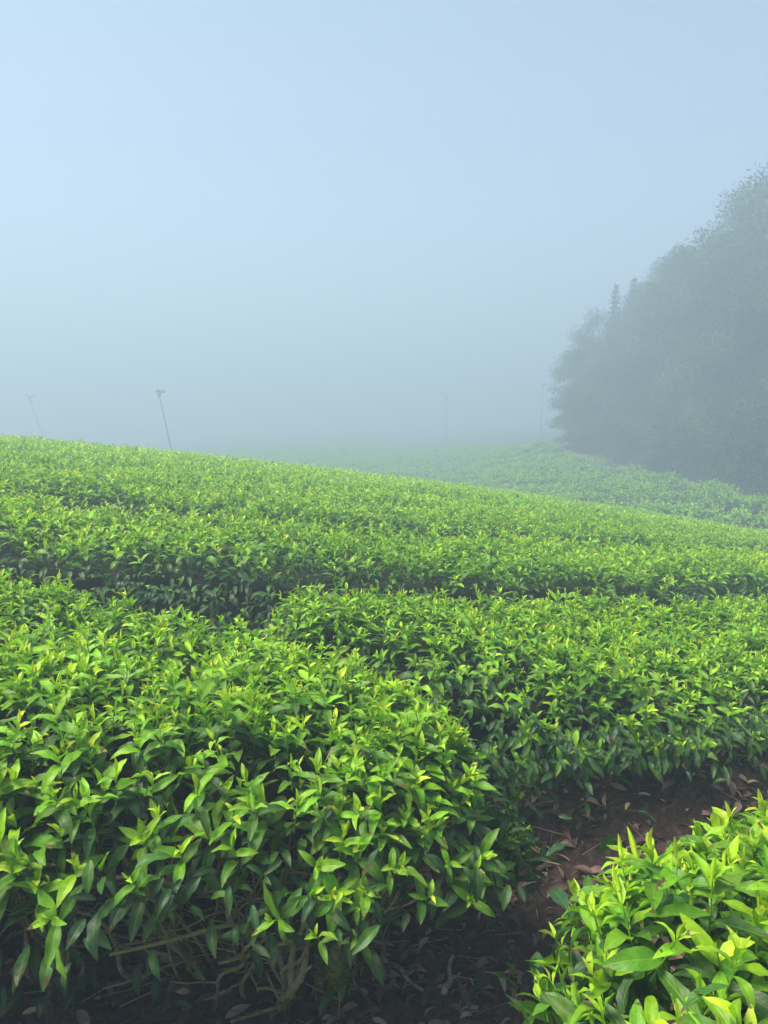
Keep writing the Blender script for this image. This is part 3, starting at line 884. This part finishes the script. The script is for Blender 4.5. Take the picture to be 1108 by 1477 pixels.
# ------------------------------------------------------------------ trees of the wood
def clump(m, c, r, n, leaf, age0):
    d = norm(rng.normal(0, 1, (n, 3)))
    rad = rng.random(n) ** .55
    P = c + d * (rad[:, None] * r)
    D = norm(d + rng.normal(0, .7, (n, 3)) + [0, 0, -.25]); Nn = norm(d * 1.1 + [0, 0, .6] + rng.normal(0, .35, (n, 3)))
    add_leaves(m, 3, P, D, Nn, leaf * rng.uniform(.6, 1.3, n), np.clip(age0 + rng.normal(0, .1, n), 0, 1), rng.random(n))

def broadleaf(h, cr, seed, low=.15, tone=.4, nc=60, leaf=.3):
    """unit tree at origin: returns (trunk mesh, crown mesh)"""
    r = random.Random(seed)
    tr = Mesh(); cw = Mesh()
    top = np.array([r.uniform(-.4, .4), r.uniform(-.4, .4), h * .8])
    pts = [np.array([0, 0, -.3]), np.array([.05, 0, h * .2]), top * .55 + np.array([.1, .1, 0]), top]
    tube(tr, pts, [h * .028, h * .021, h * .014, h * .004], 9)
    for i in range(nc):
        f = r.uniform(low, 1.0)
        prof = math.sin(math.pi * min(1, max(.06, (f - low) / (1 - low) * .86 + .12))) ** .6
        a = r.uniform(0, 6.283); q = cr * prof * math.sqrt(r.uniform(.25, 1))
        c = np.array([math.cos(a) * q, math.sin(a) * q, h * f * .96])
        rr = cr * r.uniform(.22, .42)
        clump(cw, c, np.array([rr, rr, rr * .72]), int(240 + 330 * rr), leaf, tone + r.uniform(-.32, .4))
        if i % 4 == 0:
            s0 = np.array([0, 0, max(.1, h * f * .65)]); mid = s0 * .5 + c * .5 + np.array([0, 0, .15])
            tube(tr, [s0, mid, c], [h * .009, h * .006, h * .002], 6)
    return tr, cw

def conifer(h, cr, seed):
    r = random.Random(seed); tr = Mesh(); cw = Mesh()
    tube(tr, [(0, 0, -.3), (0, 0, h * .5), (.03, 0, h)], [h * .02, h * .012, h * .002], 8)
    z = h * .12; lv = 0
    while z < h * .985:
        f = z / h; L = cr * (1 - f) ** .8 + .04
        for k in range(6):
            a = k * 1.05 + lv * .37 + r.uniform(-.2, .2); l = L * r.uniform(.5, 1.15)
            n = max(10, int(70 * l)); s = rng.random(n)
            dr = np.array([math.cos(a), math.sin(a), 0])
            P = np.array([0, 0, z]) + dr * (s * l)[:, None] + np.array([0, 0, 1]) * (-.28 * s * l + .10 * s ** 3 * l)[:, None] + rng.normal(0, .05, (n, 3))
            D = norm(dr + rng.normal(0, .6, (n, 3)) + [0, 0, -.2])
            add_leaves(cw, 3, P, D, norm(np.array([0, 0, 1.]) + rng.normal(0, .4, (n, 3))), rng.uniform(.10, .2, n), np.clip(rng.normal(.2, .1, n), 0, 1), rng.random(n))
            tube(tr, [(0, 0, z), np.array([0, 0, z - .12 * l]) + dr * l * .8], [.03, .008], 4)
        z += h * .034; lv += 1
    return tr, cw

PROTO = {}
def proto(kind):
    if kind in PROTO: return PROTO[kind]
    if kind.startswith('conifer'): tr, cw = conifer(8, 1.7, 3)
    elif kind == 'shrub': tr, cw = broadleaf(3.2, 2.0, 41, .03, .42, 50, .12)
    elif kind == 'pale_shrub': tr, cw = broadleaf(3.0, 1.9, 43, .03, .85, 44, .12)  # pale leaf tone paints in the highlights on the leaves
    else:
        i = int(kind[-1]); tr, cw = broadleaf(10, 3.1, 50 + i, .12, [.32, .45, .38, .52][i], 64, .13)
    PROTO[kind] = (tr, cw); return PROTO[kind]
DATA = {}
def plant_tree(kind, x, y, h, wide, name, label, cat, group, rz=None):
    z = float(ground(x, y))
    root = empty(name, (x, y, z), label, cat, group)
    root.rotation_euler = (0, 0, random.uniform(0, 6.28) if rz is None else rz)
    h0 = {'c': 8, 's': 3.2, 'p': 3.0, 'b': 10}[kind[0]]
    root.scale = (wide, wide, h / h0)
    if kind not in DATA:
        tr, cw = proto(kind)
        a = tr.build('trunk', M_BARK); b = cw.build('crown', M_TREE)
        DATA[kind] = (a.data, b.data)
    else:
        a = bpy.data.objects.new('trunk', DATA[kind][0]); b = bpy.data.objects.new('crown', DATA[kind][1])
        COL.objects.link(a); COL.objects.link(b)
    a.parent = root; b.parent = root
    return root
GW = 'trees of the misty wood'
def tree_uv(kind, u, y, m, wide, name, label, cat='tree', group=GW):
    u += .014; y *= .82 - .52 * max(-.02, min(.3, u - .254)); x = u * y; m += .02 * (name == 'broadleaf_tree'); z = EYE + m * y; wide *= .82; g = float(ground(x, y))
    plant_tree(kind, x, y, max(1.2, z - g), wide, name, label, cat, group)
front = [
    ('broad0', .243, 44.5, .066, .62, 'rounded broadleaf tree at the left end of the wood, leafy down to the ground'),
    ('broad1', .262, 46, .104, .65, 'broadleaf tree between the left end of the wood and the two conifers'),
    ('broad2', .318, 45, .138, .75, 'broadleaf tree just right of the pair of conifers'),
    ('broad3', .352, 42.5, .172, .85, 'broadleaf tree on the lower middle of the rising skyline'),
    ('broad0', .388, 41, .203, .85, 'broadleaf tree on the middle of the rising skyline'),
    ('broad1', .425, 39.5, .243, .9, 'tall broadleaf tree on the upper part of the skyline'),
    ('broad2', .462, 38, .275, .9, 'tall dark tree second from the right edge of the skyline'),
    ('broad3', .505, 37, .318, 1.0, 'tallest dark tree, cut by the right edge of the picture'),
    ('broad0', .57, 36, .345, 1.0, 'tall tree of the wood beyond the right edge'),
]
for kind, u, y, m, w, lab in front:
    tree_uv(kind, u, y, m, w, 'broadleaf_tree', lab)
tree_uv('conifer', .277, 46.5, .160, .8, 'conifer', 'left one of two pointed conifers on the skyline of the wood')
tree_uv('conifer', .300, 47.2, .168, .75, 'conifer', 'right one of two pointed conifers on the skyline of the wood')
for i, (u, y, m) in enumerate([(.265, 42.5, .03), (.30, 42, .06), (.335, 40.5, .085), (.37, 39, .11), (.41, 37.5, .14), (.45, 36, .17), (.49, 34.5, .2), (.54, 33.5, .22),
                               (.315, 48, .10), (.36, 46, .14), (.41, 44, .17), (.46, 42, .22), (.51, 41, .26), (.40, 48, .16), (.47, 47, .22)]):
    tree_uv('broad%d' % (i % 4), u, y, m, .72, 'broadleaf_tree', 'dark broadleaf tree inside the misty wood, below its skyline')
for i, (u, y, m) in enumerate([(.238, 43.2, -.005), (.262, 41.8, -.002), (.288, 40.6, .0), (.315, 39, .0), (.345, 37.6, .005), (.375, 36.3, .0), (.41, 34.6, .01), (.445, 33.2, .005), (.48, 32, .015), (.52, 30.6, .01), (.56, 29.4, .01)]):
    tree_uv('shrub', u, y, m, .95, 'shrub', 'dark leafy shrub at the foot of the misty wood', 'shrub', 'shrubs along the foot of the wood')
tree_uv('pale_shrub', .378, 36.9, .072, .9, 'shrub', 'shrub in front of the wood, caught light painted into its paler green', 'shrub', 'shrubs along the foot of the wood')

# ------------------------------------------------------------------ haze
hm = bpy.data.materials.new('fog'); hm.use_nodes = True
t = hm.node_tree; t.nodes.remove(t.nodes['Principled BSDF'])
pv = t.nodes.new('ShaderNodeVolumePrincipled')
pv.inputs['Color'].default_value = (.50, .615, .735, 1)
pv.inputs['Density'].default_value = .034
pv.inputs['Anisotropy'].default_value = .18
t.links.new(pv.outputs[0], t.nodes['Material Output'].inputs['Volume'])
x0, x1, y0_, y1, z0, z1 = -155, 156, -152, 158, -13, EYE + 15.5
hz = Mesh()
hz.add([(x0, y0_, z0), (x1, y0_, z0), (x1, y1, z0), (x0, y1, z0), (x0, y0_, z1), (x1, y0_, z1), (x1, y1, z1), (x0, y1, z1)],
       [(0, 3, 2, 1), (4, 5, 6, 7), (0, 1, 5, 4), (1, 2, 6, 5), (2, 3, 7, 6), (3, 0, 4, 7)])
ho = hz.build('haze', hm, smooth=False, attrs=False)
setp(ho, 'even pale fog filling the whole valley', 'fog', kind='stuff')
